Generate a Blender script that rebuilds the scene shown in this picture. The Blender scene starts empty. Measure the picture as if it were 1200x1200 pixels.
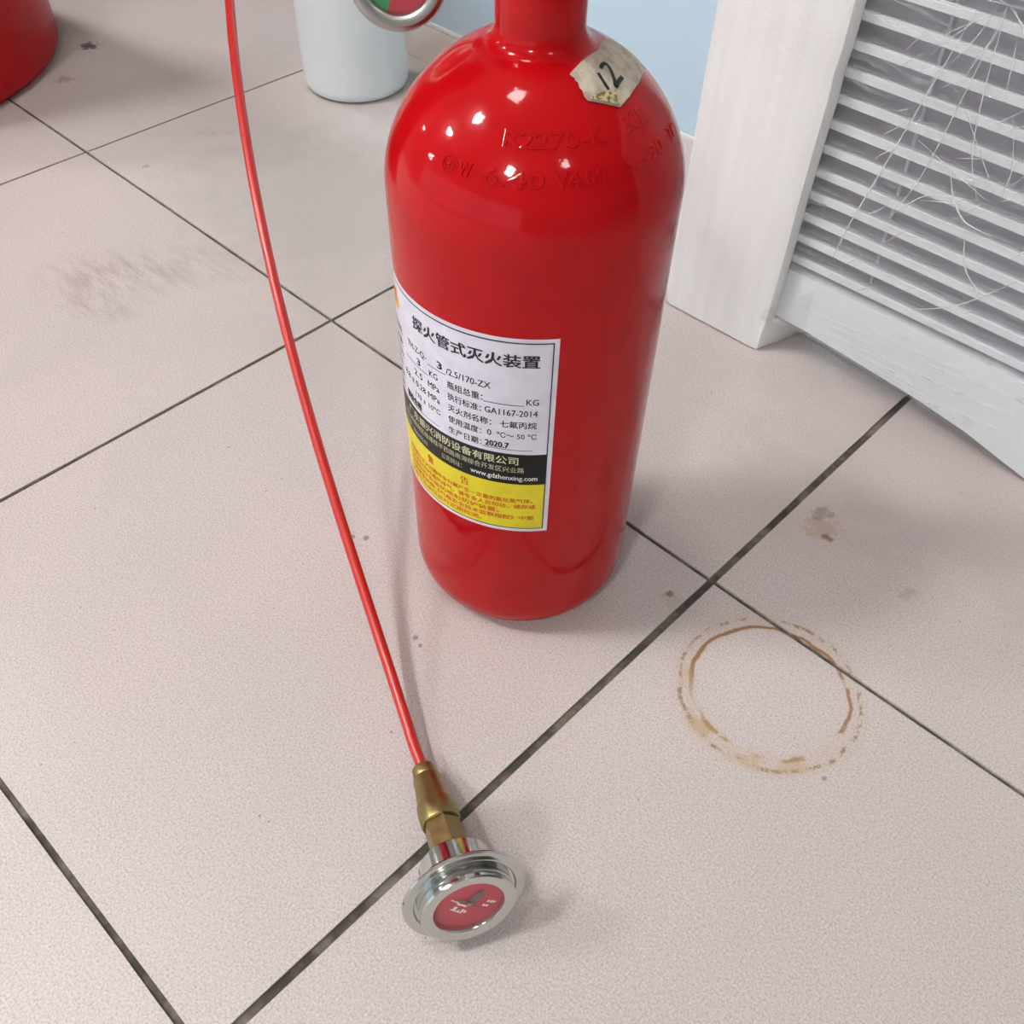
import bpy, bmesh, math, random
from mathutils import Vector, Matrix, noise
PI = math.pi
sc = bpy.context.scene
COL = sc.collection
S = 0.4                      # one floor tile is 0.4 m; 'tile units' below are multiples of it
random.seed(7)

# ------------------------------------------------------------------ camera, world, exposure
cam_d = bpy.data.cameras.new('camera')
cam = bpy.data.objects.new('camera', cam_d)
COL.objects.link(cam)
RX = (0.718350, 0.695443, 0.018224)
RY = (0.554659, -0.556724, -0.618395)
RZ = (-0.419912, 0.454332, -0.785656)
M = Matrix(((RX[0], -RY[0], -RZ[0], 0.559539),
            (RX[1], -RY[1], -RZ[1], -0.369380),
            (RX[2], -RY[2], -RZ[2], 0.477912), (0, 0, 0, 1)))
cam.matrix_world = M
cam_d.sensor_width = 36.0
cam_d.lens = 36.0 * 1070.1 / 1200.0
cam_d.shift_y = 78.5 / 1200.0
cam_d.clip_start = 0.01
sc.camera = cam

sc.view_settings.view_transform = 'Standard'
sc.view_settings.look = 'None'
sc.view_settings.gamma = 1.0
sc.view_settings.use_curve_mapping = False
sc.view_settings.exposure = 0.35
sc.cycles.use_denoising = True
sc.cycles.max_bounces = 10
sc.cycles.transparent_max_bounces = 16
sc.cycles.caustics_reflective = False
sc.cycles.caustics_refractive = False
sc.cycles.sample_clamp_indirect = 6.0

world = bpy.data.worlds.new('world')
sc.world = world
world.use_nodes = True
world.node_tree.nodes['Background'].inputs[0].default_value = (0.80, 0.88, 1.0, 1)
world.node_tree.nodes['Background'].inputs[1].default_value = 0.85

CYL = Vector((0.291550, -0.072426, 0.0))      # foot of the red extinguisher
ACAM = math.radians(-47.935)                  # bearing from its axis to the photographer
LAMP = 78.0                                   # radiance of the ceiling panels
# offset from the extinguisher (m), relative strength, where it hangs
LAMPS = [(-2.6, -0.07, 1.6, 'beyond the red drum'), (-2.9, -2.3, 1.75, 'left of the photographer'),
         (-1.3, -1.4, 1.3, 'in front of the red drum'), (-0.48, -0.25, 0.30, 'right above the red extinguisher'),
         (1.0, -2.8, 1.5, 'behind the photographer'), (2.4, -0.74, 0.3, 'to the right of the wrapped louvre panel'),
         (-7.6, -2.6, 1.0, 'far off to the left'), (-6.4, -5.4, 1.0, 'in the far front left corner')]
CEIL = 2.8

# ------------------------------------------------------------------ helpers
def mat(name, col=(0.8, 0.8, 0.8), rough=0.5, metal=0.0, coat=0.0, coat_rough=0.05, spec=0.5):
    m = bpy.data.materials.new(name)
    m.use_nodes = True
    b = m.node_tree.nodes['Principled BSDF']
    b.inputs['Base Color'].default_value = (*col, 1)
    b.inputs['Roughness'].default_value = rough
    b.inputs['Metallic'].default_value = metal
    b.inputs['Coat Weight'].default_value = coat
    b.inputs['Coat Roughness'].default_value = coat_rough
    b.inputs['Specular IOR Level'].default_value = spec
    return m

class NT:
    """tiny node-graph builder"""
    def __init__(s, m):
        s.nt = m.node_tree; s.b = s.nt.nodes.get('Principled BSDF')
    def node(s, t, **kw):
        n = s.nt.nodes.new(t)
        for k, v in kw.items(): setattr(n, k, v)
        return n
    def put(s, sock, v):
        if hasattr(v, 'is_output'): s.nt.links.new(v, sock)
        elif isinstance(v, (tuple, list)) and len(v) == 3 and sock.type == 'RGBA': sock.default_value = (*v, 1)
        else: sock.default_value = v
    def math(s, op, a, b=0.0, c=None, clamp=False):
        n = s.node('ShaderNodeMath', operation=op, use_clamp=clamp)
        s.put(n.inputs[0], a); s.put(n.inputs[1], b)
        if c is not None: s.put(n.inputs[2], c)
        return n.outputs[0]
    def mix(s, f, a, b, blend='MIX'):
        n = s.node('ShaderNodeMix', data_type='RGBA', blend_type=blend)
        s.put(n.inputs[0], f); s.put(n.inputs[6], a); s.put(n.inputs[7], b)
        return n.outputs[2]
    def noise(s, vec, scale, detail=2.0, rough=0.5, dist=0.0):
        n = s.node('ShaderNodeTexNoise')
        s.put(n.inputs['Vector'], vec); n.inputs['Scale'].default_value = scale
        n.inputs['Detail'].default_value = detail; n.inputs['Roughness'].default_value = rough
        n.inputs['Distortion'].default_value = dist
        return n.outputs[0]
    def voro(s, vec, scale, feature='F1'):
        n = s.node('ShaderNodeTexVoronoi', feature=feature)
        s.put(n.inputs['Vector'], vec); n.inputs['Scale'].default_value = scale
        return n.outputs['Distance']
    def step(s, v, a, b, lo=0.0, hi=1.0):
        n = s.node('ShaderNodeMapRange', interpolation_type='SMOOTHSTEP')
        s.put(n.inputs[0], v)
        for i, x in enumerate((a, b, lo, hi)): n.inputs[i+1].default_value = x
        return n.outputs[0]
    def bump(s, h, strength=0.3, dist=0.001):
        n = s.node('ShaderNodeBump')
        n.inputs['Strength'].default_value = strength; n.inputs['Distance'].default_value = dist
        s.put(n.inputs['Height'], h)
        return n.outputs[0]
    def pos(s): return s.node('ShaderNodeNewGeometry').outputs['Position']
    def obj(s): return s.node('ShaderNodeTexCoord').outputs['Object']
    def scale(s, v, k):
        n = s.node('ShaderNodeVectorMath', operation='MULTIPLY')
        s.put(n.inputs[0], v); n.inputs[1].default_value = k
        return n.outputs[0]

def link(name, bm_or_mesh, m=None, parent=None, smooth=35, kind=None):
    if isinstance(bm_or_mesh, bmesh.types.BMesh):
        me = bpy.data.meshes.new(name); bm_or_mesh.to_mesh(me); bm_or_mesh.free()
    else: me = bm_or_mesh
    if smooth:
        for p in me.polygons: p.use_smooth = True
        me.set_sharp_from_angle(angle=math.radians(smooth))
    if m is not None:
        idx = [p.material_index for p in me.polygons]; me.materials.clear()
        for q in (m if isinstance(m, (list, tuple)) else [m]): me.materials.append(q)
        if any(idx): me.polygons.foreach_set('material_index', idx)
    o = bpy.data.objects.new(name, me); COL.objects.link(o)
    if parent is not None: o.parent = parent
    if kind: o['kind'] = kind
    return o

def thing(name, label, cat, loc=(0, 0, 0), group=None):
    o = bpy.data.objects.new(name, None); COL.objects.link(o)
    o.empty_display_size = 0.05
    o.location = loc; o['label'] = label; o['category'] = cat
    if group: o['group'] = group
    return o

def frame(axis):
    a = Vector(axis).normalized()
    u = a.orthogonal().normalized() if abs(a.z) > 0.95 else a.cross(Vector((0, 0, 1))).normalized()
    return u, a.cross(u).normalized(), a

def lathe(bm, prof, n=64, axis=(0, 0, 1), o=(0, 0, 0), cap=True, phase=0.0):
    """revolve (r, h) pairs around axis through o; r = 0 closes to a point"""
    u, w, a = frame(axis); o = Vector(o); rings = []
    for r, h in prof:
        if r <= 1e-7: rings.append([bm.verts.new(o + a*h)])
        else: rings.append([bm.verts.new(o + a*h + u*(r*math.cos(phase+2*PI*i/n)) + w*(r*math.sin(phase+2*PI*i/n))) for i in range(n)])
    for A, B in zip(rings, rings[1:]):
        for i in range(n):
            j = (i+1) % n
            if len(A) == 1 and len(B) == 1: continue
            if len(A) == 1: bm.faces.new((A[0], B[i], B[j]))
            elif len(B) == 1: bm.faces.new((A[i], A[j], B[0]))
            else: bm.faces.new((A[i], A[j], B[j], B[i]))
    if cap:
        for R in (rings[0], rings[-1]):
            if len(R) > 1: bm.faces.new(R)
    bmesh.ops.recalc_face_normals(bm, faces=bm.faces[:])
    return bm

def box(bm, lo, hi, bev=0.0, seg=2):
    x0, y0, z0 = lo; x1, y1, z1 = hi
    v = [bm.verts.new(p) for p in ((x0,y0,z0),(x1,y0,z0),(x1,y1,z0),(x0,y1,z0),(x0,y0,z1),(x1,y0,z1),(x1,y1,z1),(x0,y1,z1))]
    f = [bm.faces.new([v[i] for i in q]) for q in ((0,3,2,1),(4,5,6,7),(0,1,5,4),(1,2,6,5),(2,3,7,6),(3,0,4,7))]
    if bev:
        es = list({e for q in f for e in q.edges})
        bmesh.ops.bevel(bm, geom=es, offset=bev, segments=seg, profile=0.5, affect='EDGES')
    return bm

def spline(pts, sub=10):
    P = [Vector(p) for p in pts]; P = [P[0]*2-P[1]] + P + [P[-1]*2-P[-2]]; out = []
    for i in range(1, len(P)-2):
        a, b, c, d = P[i-1:i+3]
        for k in range(sub):
            t = k/sub
            out.append(0.5*((2*b) + (c-a)*t + (2*a-5*b+4*c-d)*t*t + (3*b-a-3*c+d)*t**3))
    out.append(P[-2]); return out

def tube(bm, path, r, n=16, cap=True):
    path = [Vector(p) for p in path]; rings = []
    t0 = (path[1]-path[0]).normalized(); u = t0.orthogonal().normalized()
    for i, p in enumerate(path):
        t = (path[min(i+1, len(path)-1)] - path[max(i-1, 0)]).normalized()
        u = (u - t*u.dot(t)).normalized(); w = t.cross(u)
        rr = r[i] if isinstance(r, (list, tuple)) else r
        rings.append([bm.verts.new(p + u*(rr*math.cos(2*PI*k/n)) + w*(rr*math.sin(2*PI*k/n))) for k in range(n)])
    for A, B in zip(rings, rings[1:]):
        for k in range(n): bm.faces.new((A[k], A[(k+1) % n], B[(k+1) % n], B[k]))
    if cap: bm.faces.new(rings[0]); bm.faces.new(rings[-1])
    bmesh.ops.recalc_face_normals(bm, faces=bm.faces[:])
    return bm

# ------------------------------------------------------------------ floor material (shared by tiles)
def tile_material():
    m = mat('glazed_floor_tile', rough=0.42, spec=0.35); g = NT(m)
    P = g.pos(); T = g.scale(P, (1/S, 1/S, 1/S))
    sep = g.node('ShaderNodeSeparateXYZ'); g.put(sep.inputs[0], T); X, Y = sep.outputs[0], sep.outputs[1]
    def dist(cx, cy, sx=1.0, sy=1.0, rot=0.0):
        c, s_ = math.cos(rot), math.sin(rot)
        dx = g.math('SUBTRACT', X, cx); dy = g.math('SUBTRACT', Y, cy)
        a = g.math('MULTIPLY_ADD', dx, c/sx, g.math('MULTIPLY', dy, s_/sx))
        b = g.math('MULTIPLY_ADD', dx, -s_/sy, g.math('MULTIPLY', dy, c/sy))
        return g.math('SQRT', g.math('ADD', g.math('MULTIPLY', a, a), g.math('MULTIPLY', b, b))), dx, dy
    big = g.noise(P, 5.0, 3.0); mid = g.noise(P, 38.0, 4.0); fine = g.noise(P, 780.0, 2.0, 0.7)
    grain = g.noise(P, 450.0, 3.0, 0.8)
    col = g.mix(g.step(big, 0.35, 0.65), (0.578, 0.515, 0.497), (0.540, 0.492, 0.470))
    col = g.mix(g.step(fine, 0.50, 0.66, 0, 0.62), col, (0.36, 0.29, 0.29))
    col = g.mix(g.step(fine, 0.32, 0.48, 0.55, 0), col, (0.74, 0.67, 0.65))
    col = g.mix(g.step(grain, 0.56, 0.72, 0, 0.32), col, (0.30, 0.25, 0.25))
    speck = g.math('MULTIPLY', g.step(g.voro(P, 95.0), 0.04, 0.09, 1, 0), g.step(g.noise(P, 17.0, 1.0), 0.60, 0.66))
    col = g.mix(g.math('MULTIPLY', speck, 0.65), col, (0.10, 0.08, 0.07))
    # grey-green worn film over the tiles under the hose, darker patches elsewhere
    for cx, cy, sx, sy, k, c in ((-0.36, 0.30, 0.50, 0.40, 0.55, (0.40, 0.37, 0.33)),
                                 (-0.95, 0.50, 0.45, 0.45, 0.40, (0.38, 0.34, 0.32)),
                                 (0.05, 0.02, 0.40, 0.32, 0.40, (0.47, 0.43, 0.39)),
                                 (1.00, 0.27, 0.22, 0.18, 0.35, (0.50, 0.41, 0.36)),
                                 (-0.70, 1.05, 0.45, 0.35, 0.75, (0.40, 0.31, 0.24)),  # shaded floor behind the cylinders, painted as tan tile colour
                                 (1.15, 0.47, 0.55, 0.28, 0.40, (0.42, 0.35, 0.34))):  # darker, pinkish floor along the front of the wrapped panel
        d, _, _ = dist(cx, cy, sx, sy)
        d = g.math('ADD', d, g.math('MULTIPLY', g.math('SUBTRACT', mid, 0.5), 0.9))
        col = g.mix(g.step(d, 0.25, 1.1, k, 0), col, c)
    # scuffed dark smudge near the left edge
    streak = g.node('ShaderNodeMapping'); streak.inputs['Rotation'].default_value = (0, 0, math.radians(28))
    streak.inputs['Scale'].default_value = (22, 90, 1); g.put(streak.inputs[0], P)
    sn = g.noise(streak.outputs[0], 1.0, 4.0, 0.65)
    for cx, cy, sx, sy, rot, k in ((-0.47, -0.27, 0.17, 0.11, 0.6, 0.42), (-0.38, -0.33, 0.10, 0.05, 0.5, 0.40),
                                   (-0.40, -0.12, 0.20, 0.10, 0.7, 0.30), (-0.86, 0.30, 0.06, 0.03, 1.0, 0.6)):
        d, _, _ = dist(cx, cy, sx, sy, rot)
        f = g.math('MULTIPLY', g.step(d, 0.15, 1.25, 1, 0), g.step(sn, 0.38, 0.66))
        col = g.mix(g.math('MULTIPLY', f, k), col, (0.22, 0.17, 0.12))
    # brown spots beside the grout by the wrapped panel
    for cx, cy, r, k, c in ((1.065, 0.235, 0.040, 0.40, (0.36, 0.24, 0.12)), (1.085, 0.222, 0.013, 0.75, (0.14, 0.09, 0.06)),
                            (1.048, 0.262, 0.022, 0.4, (0.16, 0.10, 0.08)), (0.966, -0.070, 0.008, 0.85, (0.10, 0.08, 0.05)),
                            (0.975, -0.078, 0.025, 0.35, (0.40, 0.33, 0.20)), (-1.569, 0.339, 0.034, 0.9, (0.05, 0.04, 0.04)),
                            (-1.417, 0.17, 0.03, 0.45, (0.10, 0.08, 0.08)), (0.52, -0.345, 0.007, 0.7, (0.14, 0.11, 0.10)),
                            (0.50, -0.36, 0.006, 0.7, (0.14, 0.11, 0.10)), (-0.833, 0.069, 0.012, 0.4, (0.2, 0.15, 0.12)),
                            (1.25, 0.21, 0.02, 0.3, (0.3, 0.2, 0.14)), (1.33, -0.178, 0.004, 0.6, (0.15, 0.12, 0.10)),
                            (0.735, -0.425, 0.006, 0.7, (0.12, 0.10, 0.09)), (0.750, -0.430, 0.005, 0.7, (0.12, 0.10, 0.09))):
        d, _, _ = dist(cx, cy, r, r)
        d = g.math('ADD', d, g.math('MULTIPLY', g.math('SUBTRACT', g.noise(P, 150.0, 3.0), 0.5), 2.2))
        col = g.mix(g.step(d, 0.4, 1.0, k, 0), col, c)
    # rust ring left by another cylinder's foot
    d, dx, dy = dist(1.190, -0.110, 1.03, 1.0, 0.72)
    wob = g.math('MULTIPLY_ADD', g.noise(P, 60.0, 3.0), 0.016, -0.008)
    dr = g.math('ADD', d, wob)
    patch = g.noise(P, 55.0, 3.0, 0.6); patch2 = g.noise(P, 140.0, 3.0, 0.7)
    ang = g.math('ARCTAN2', dy, dx)
    back = g.step(g.math('COSINE', g.math('SUBTRACT', ang, 2.45)), -0.25, 0.55)      # strongest along its far side
    near = g.step(g.math('COSINE', g.math('SUBTRACT', ang, -1.55)), 0.0, 0.9)
    def ringm(r, w):
        return g.step(g.math('ABSOLUTE', g.math('SUBTRACT', dr, r)), w*0.35, w, 1, 0)
    k1 = g.math('MAXIMUM', g.math('MULTIPLY', back, 0.95), g.math('MULTIPLY', g.step(patch, 0.46, 0.56), 0.85))
    col = g.mix(g.math('MULTIPLY', ringm(0.117, 0.0046), k1), col, (0.22, 0.075, 0.015))
    k2 = g.math('MULTIPLY', g.step(patch2, 0.45, 0.58), 0.8)
    col = g.mix(g.math('MULTIPLY', ringm(0.1345, 0.0045), k2), col, (0.17, 0.11, 0.06))
    k3 = g.math('MULTIPLY', g.math('MULTIPLY', g.step(patch, 0.40, 0.62), near), 0.6)
    col = g.mix(g.math('MULTIPLY', ringm(0.126, 0.020), k3), col, (0.42, 0.27, 0.10))
    col = g.mix(g.math('MULTIPLY', ringm(0.128, 0.026), 0.22), col, (0.50, 0.38, 0.22))
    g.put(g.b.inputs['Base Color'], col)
    g.put(g.b.inputs['Roughness'], g.math('MULTIPLY_ADD', mid, 0.22, 0.34))
    g.put(g.b.inputs['Normal'], g.bump(g.math('ADD', g.math('MULTIPLY', fine, 0.5), g.math('MULTIPLY', grain, 0.5)), 0.18, 0.0004))
    return m

def grout_material():
    m = mat('floor_grout', (0.055, 0.048, 0.042), 0.9); g = NT(m); P = g.pos()
    n = g.noise(P, 30.0, 4.0, 0.7)
    g.put(g.b.inputs['Base Color'], g.mix(g.step(n, 0.4, 0.68), (0.058, 0.050, 0.043), (0.20, 0.175, 0.14)))
    g.put(g.b.inputs['Normal'], g.bump(g.noise(P, 700.0, 3.0), 0.5, 0.0006))
    return m

def outer_floor_material():
    m = mat('distant_floor_tile', (0.6, 0.53, 0.515), 0.45); g = NT(m); P = g.pos()
    b = g.node('ShaderNodeTexBrick', offset=0.0)
    g.put(b.inputs['Vector'], g.scale(P, (1/S, 1/S, 1/S)))
    for k, v in (('Color1', (0.62, 0.54, 0.525, 1)), ('Color2', (0.60, 0.53, 0.51, 1)), ('Mortar', (0.06, 0.05, 0.045, 1))):
        b.inputs[k].default_value = v
    for k, v in (('Scale', 1.0), ('Mortar Size', 0.006), ('Brick Width', 1.0), ('Row Height', 1.0)): b.inputs[k].default_value = v
    g.put(g.b.inputs['Base Color'], b.outputs[0])
    return m

M_TILE = tile_material(); M_GROUT = grout_material(); M_OUTER = outer_floor_material()
M_WALL = mat('painted_wall', (0.46, 0.46, 0.45), 0.8)
M_CEIL = mat('ceiling_board', (0.58, 0.58, 0.57), 0.85)
for mm, sc_ in ((M_WALL, 40.0), (M_CEIL, 60.0)):
    g = NT(mm); g.put(g.b.inputs['Normal'], g.bump(g.noise(g.pos(), sc_, 4.0), 0.15, 0.002))

# ------------------------------------------------------------------ room
X0, X1, Y0, Y1 = -9.6, 5.6, -8.0, 4.0
def quad_floor():
    bm = bmesh.new()
    tx0, tx1, ty0, ty1 = -6*S, 5*S, -4*S, 5*S
    xs, ys = (X0, tx0, tx1, X1), (Y0, ty0, ty1, Y1)
    for i in range(3):
        for j in range(3):
            z = -0.0016 if (i, j) == (1, 1) else 0.0
            f = bm.faces.new([bm.verts.new((x, y, z)) for x, y in ((xs[i], ys[j]), (xs[i+1], ys[j]), (xs[i+1], ys[j+1]), (xs[i], ys[j+1]))])
            f.material_index = 0 if (i, j) == (1, 1) else 1
    return bm
floor = link('floor', quad_floor(), [M_GROUT, M_OUTER], smooth=0, kind='structure')
def struct_box(name, lo, hi, m):
    return link(name, box(bmesh.new(), lo, hi), m, smooth=0, kind='structure')
struct_box('ceiling', (X0, Y0, CEIL+0.03), (X1, Y1, CEIL+0.1), M_CEIL)
struct_box('wall_back', (X0, Y1, 0), (X1, Y1+0.1, CEIL+0.03), M_WALL)
struct_box('wall_left', (X0-0.1, Y0, 0), (X0, Y1, CEIL+0.03), M_WALL)
struct_box('wall_right', (X1, Y0, 0), (X1+0.1, Y1, CEIL+0.03), M_WALL)
# the shop front behind the photographer is open to daylight

# tiles: each its own slab with slightly worn edges; grout gaps per joint line (half widths in metres)
GX = {0: 0.0016, 1: 0.0026, -1: 0.0013}
GY = {0: 0.0015, -1: 0.0017, 1: 0.0002}
def tile_mesh(i, j):
    x0 = i*S + GX.get(i, 0.002); x1 = (i+1)*S - GX.get(i+1, 0.002)
    y0 = j*S + GY.get(j, 0.002); y1 = (j+1)*S - GY.get(j+1, 0.002)
    cx, cy = (i+0.5)*S, (j+0.5)*S
    n = 12; ring = []
    for a, b in (((x0, y0), (x1, y0)), ((x1, y0), (x1, y1)), ((x1, y1), (x0, y1)), ((x0, y1), (x0, y0))):
        for k in range(n):
            t = k/n; x = a[0]+(b[0]-a[0])*t; y = a[1]+(b[1]-a[1])*t
            d = noise.noise(Vector((x*70, y*70, i*3.1+j))) * 0.0006
            x -= math.copysign(d, x-cx) if a[0] == b[0] else 0
            y -= math.copysign(d, y-cy) if a[1] == b[1] else 0
            ring.append((x, y))
    bm = bmesh.new()
    top = [bm.verts.new((x, y, 0.0)) for x, y in ring]
    bot = [bm.verts.new((x, y, -0.0016)) for x, y in ring]
    bm.faces.new(top)
    for k in range(len(ring)):
        q = (k+1) % len(ring); bm.faces.new((top[k], bot[k], bot[q], top[q]))
    return bm
for i in range(-6, 5):
    for j in range(-4, 5):
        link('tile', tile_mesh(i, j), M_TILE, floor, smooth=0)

# ceiling panels (the shop's lamps)
M_LFRAME = mat('lamp_frame', (0.85, 0.85, 0.85), 0.4)
def light_material(strength):
    m = bpy.data.materials.new('lamp_diffuser'); m.use_nodes = True
    nt = m.node_tree; nt.nodes.clear()
    e = nt.nodes.new('ShaderNodeEmission'); o = nt.nodes.new('ShaderNodeOutputMaterial')
    e.inputs[0].default_value = (1.0, 0.985, 0.965, 1); e.inputs[1].default_value = strength
    nt.links.new(e.outputs[0], o.inputs[0])
    return m
HW = 0.18
for dx, dy, k, where in LAMPS:
    t = thing('ceiling_light', 'square white lamp panel on the ceiling ' + where, 'lamp', (CYL.x+dx, CYL.y+dy, CEIL), 'square ceiling lamp panels')
    bm = bmesh.new(); e_ = HW+0.02
    for lo, hi in (((-e_, -e_), (e_, -HW)), ((-e_, HW), (e_, e_)), ((-e_, -HW), (-HW, HW)), ((HW, -HW), (e_, HW))):
        box(bm, (lo[0], lo[1], 0.0), (hi[0], hi[1], 0.03))
    link('lamp_frame', bm, M_LFRAME, t, smooth=0)
    link('diffuser', box(bmesh.new(), (-HW, -HW, 0.004), (HW, HW, 0.016)), light_material(LAMP*k), t, smooth=0)

# ------------------------------------------------------------------ paints and metals
def red_paint(name, col, rough=0.22, bump=0.12, coat=0.42):
    m = mat(name, col, rough, coat=coat, coat_rough=0.05, spec=0.04); g = NT(m); P = g.obj()
    n1 = g.noise(P, 28.0, 2.0); n2 = g.noise(P, 190.0, 2.0)
    g.put(g.b.inputs['Normal'], g.bump(g.math('MULTIPLY_ADD', n1, 1.0, g.math('MULTIPLY', n2, 0.10)), bump, 0.004))
    g.put(g.b.inputs['Coat Normal'], g.bump(g.math('MULTIPLY_ADD', n1, 1.0, g.math('MULTIPLY', n2, 0.16)), bump, 0.004))
    sc2 = g.noise(P, 55.0, 3.0)
    g.put(g.b.inputs['Base Color'], g.mix(g.step(sc2, 0.4, 0.7), col, tuple(c*0.9 for c in col)))
    return m
M_RED = red_paint('red_gloss_paint', (0.47, 0.003, 0.006))
M_DRUM = red_paint('dark_red_paint', (0.48, 0.006, 0.010), 0.35, 0.05, 0.3)
M_BRASS = mat('brass', (0.40, 0.32, 0.13), 0.38, 1.0)
g = NT(M_BRASS); g.put(g.b.inputs['Roughness'], g.math('MULTIPLY_ADD', g.noise(g.obj(), 260.0, 4.0), 0.3, 0.22))
g.put(g.b.inputs['Base Color'], g.mix(g.noise(g.obj(), 120.0, 3.0), (0.40, 0.33, 0.15), (0.28, 0.22, 0.09)))
M_CHROME = mat('chrome', (0.62, 0.64, 0.62), 0.10, 1.0)
g = NT(M_CHROME); g.put(g.b.inputs['Roughness'], g.math('MULTIPLY_ADD', g.noise(g.obj(), 200.0, 3.0), 0.2, 0.04))
M_STEEL = mat('brushed_nickel', (0.42, 0.42, 0.39), 0.34, 1.0)
M_DIAL = mat('red_dial_face', (0.60, 0.055, 0.08), 0.5)
M_GREEN = mat('green_dial_zone', (0.06, 0.42, 0.16), 0.5)
M_GREYD = mat('grey_dial_zone', (0.22, 0.17, 0.16), 0.5)
M_INKW = mat('white_print', (0.85, 0.83, 0.82), 0.6)
M_NEEDLE = mat('gauge_needle', (0.16, 0.12, 0.12), 0.5)
M_GLASS = bpy.data.materials.new('gauge_glass'); M_GLASS.use_nodes = True
_nt = M_GLASS.node_tree; _nt.nodes.clear()
_o = _nt.nodes.new('ShaderNodeOutputMaterial'); _m = _nt.nodes.new('ShaderNodeMixShader')
_t = _nt.nodes.new('ShaderNodeBsdfTransparent'); _gl = _nt.nodes.new('ShaderNodeBsdfGlossy'); _f = _nt.nodes.new('ShaderNodeLayerWeight')
_p = _nt.nodes.new('ShaderNodeMath'); _p.operation = 'POWER'; _p.inputs[1].default_value = 4.0
_q = _nt.nodes.new('ShaderNodeMath'); _q.operation = 'MULTIPLY_ADD'; _q.inputs[1].default_value = 0.5; _q.inputs[2].default_value = 0.05
_f.inputs[0].default_value = 0.5; _nt.links.new(_f.outputs['Facing'], _p.inputs[0]); _nt.links.new(_p.outputs[0], _q.inputs[0]); _gl.inputs['Roughness'].default_value = 0.06
_nt.links.new(_q.outputs[0], _m.inputs[0]); _nt.links.new(_t.outputs[0], _m.inputs[1]); _nt.links.new(_gl.outputs[0], _m.inputs[2]); _nt.links.new(_m.outputs[0], _o.inputs[0])

# ------------------------------------------------------------------ red extinguisher
R = 0.0676; ZS = 0.2656; HD = 0.062; EX = 2/1.9
ext = thing('fire_extinguisher', 'glossy red extinguisher cylinder with a printed label and masking tape marked 12', 'fire extinguisher', CYL)
def dome(t):            # t 0..pi/2 from the shoulder to the top; returns r, z
    return R*max(math.cos(t), 0)**EX, ZS + HD*max(math.sin(t), 0)**EX
prof = [(0.0, 0.003), (0.040, 0.0022), (0.047, 0.0004)]
for k in range(15):
    t = PI/2*k/14; prof.append((R-0.0160+0.0160*math.sin(t), 0.024*(1-math.cos(t))))
for k in range(1, 7): prof.append((R, 0.024+(ZS-0.024)*k/7))
tt = 0.0
for k in range(0, 40):
    r, z = dome(PI/2*k/42)
    if r < 0.0245: break
    prof.append((r, z))
rE, zE = prof[-1]
NECK = 0.0184
for k in range(1, 9):                       # concave fillet from dome to neck
    t = PI/2*k/8
    prof.append((rE - (rE-NECK)*math.sin(t), zE + 0.0078*(1-math.cos(t)) + 0.0006*k/8))
zN = prof[-1][1]
prof += [(NECK, zN+0.004), (NECK, zN+0.020), (NECK-0.001, zN+0.0215), (0.0, zN+0.0215)]
link('cylinder_body', lathe(bmesh.new(), prof, 128), M_RED, ext, smooth=50)
ZT = zN + 0.0215
link('neck_ring', lathe(bmesh.new(), [(0.0, ZT-0.0005), (0.0205, ZT-0.0005), (0.0215, ZT+0.001), (0.0215, ZT+0.008), (0.0205, ZT+0.009), (0.0, ZT+0.009)], 48), M_RED, ext)
link('valve_body', lathe(bmesh.new(), [(0.0, ZT+0.0088), (0.017, ZT+0.0088), (0.017, ZT+0.022), (0.0125, ZT+0.024), (0.0125, ZT+0.056), (0.010, ZT+0.058), (0.0, ZT+0.058)], 40), M_BRASS, ext)
link('valve_nut', lathe(bmesh.new(), [(0.0, ZT+0.0575), (0.013, ZT+0.0575), (0.013, ZT+0.070), (0.0, ZT+0.070)], 6), M_BRASS, ext, smooth=0)

M_CHIP = mat('bare_chip', (0.035, 0.016, 0.012), 0.7)
def chip(deg, z, w, h):
    bm = bmesh.new(); vs = []
    for k in range(9):
        a = 2*PI*k/9; q = 1+0.35*noise.noise(Vector((k*1.7, deg, z))); an = ACAM + math.radians(deg) + w*0.001*math.cos(a)*q/R
        zz = (z + h*math.sin(a)*q)*0.001; t = math.acos(max(-1, min(1, 1-zz/0.024))); r = R-0.016+0.016*math.sin(t)
        vs.append(bm.verts.new(((r+0.0002)*math.cos(an), (r+0.0002)*math.sin(an), zz-0.00005)))
    bm.faces.new(vs); bmesh.ops.recalc_face_normals(bm, faces=bm.faces[:])
    link('paint_chip', bm, M_CHIP, ext, smooth=0)
chip(-7.0, 8.0, 1.6, 0.6); chip(14.0, 11.0, 1.3, 1.3); chip(-9.5, 8.6, 0.6, 0.5)
def cyl_pt(s_mm, z_mm, off):            # label coordinates: arc length from the camera bearing, height
    a = ACAM + s_mm*0.001/R
    return Vector(((R+off)*math.cos(a), (R+off)*math.sin(a), z_mm*0.001))
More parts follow.
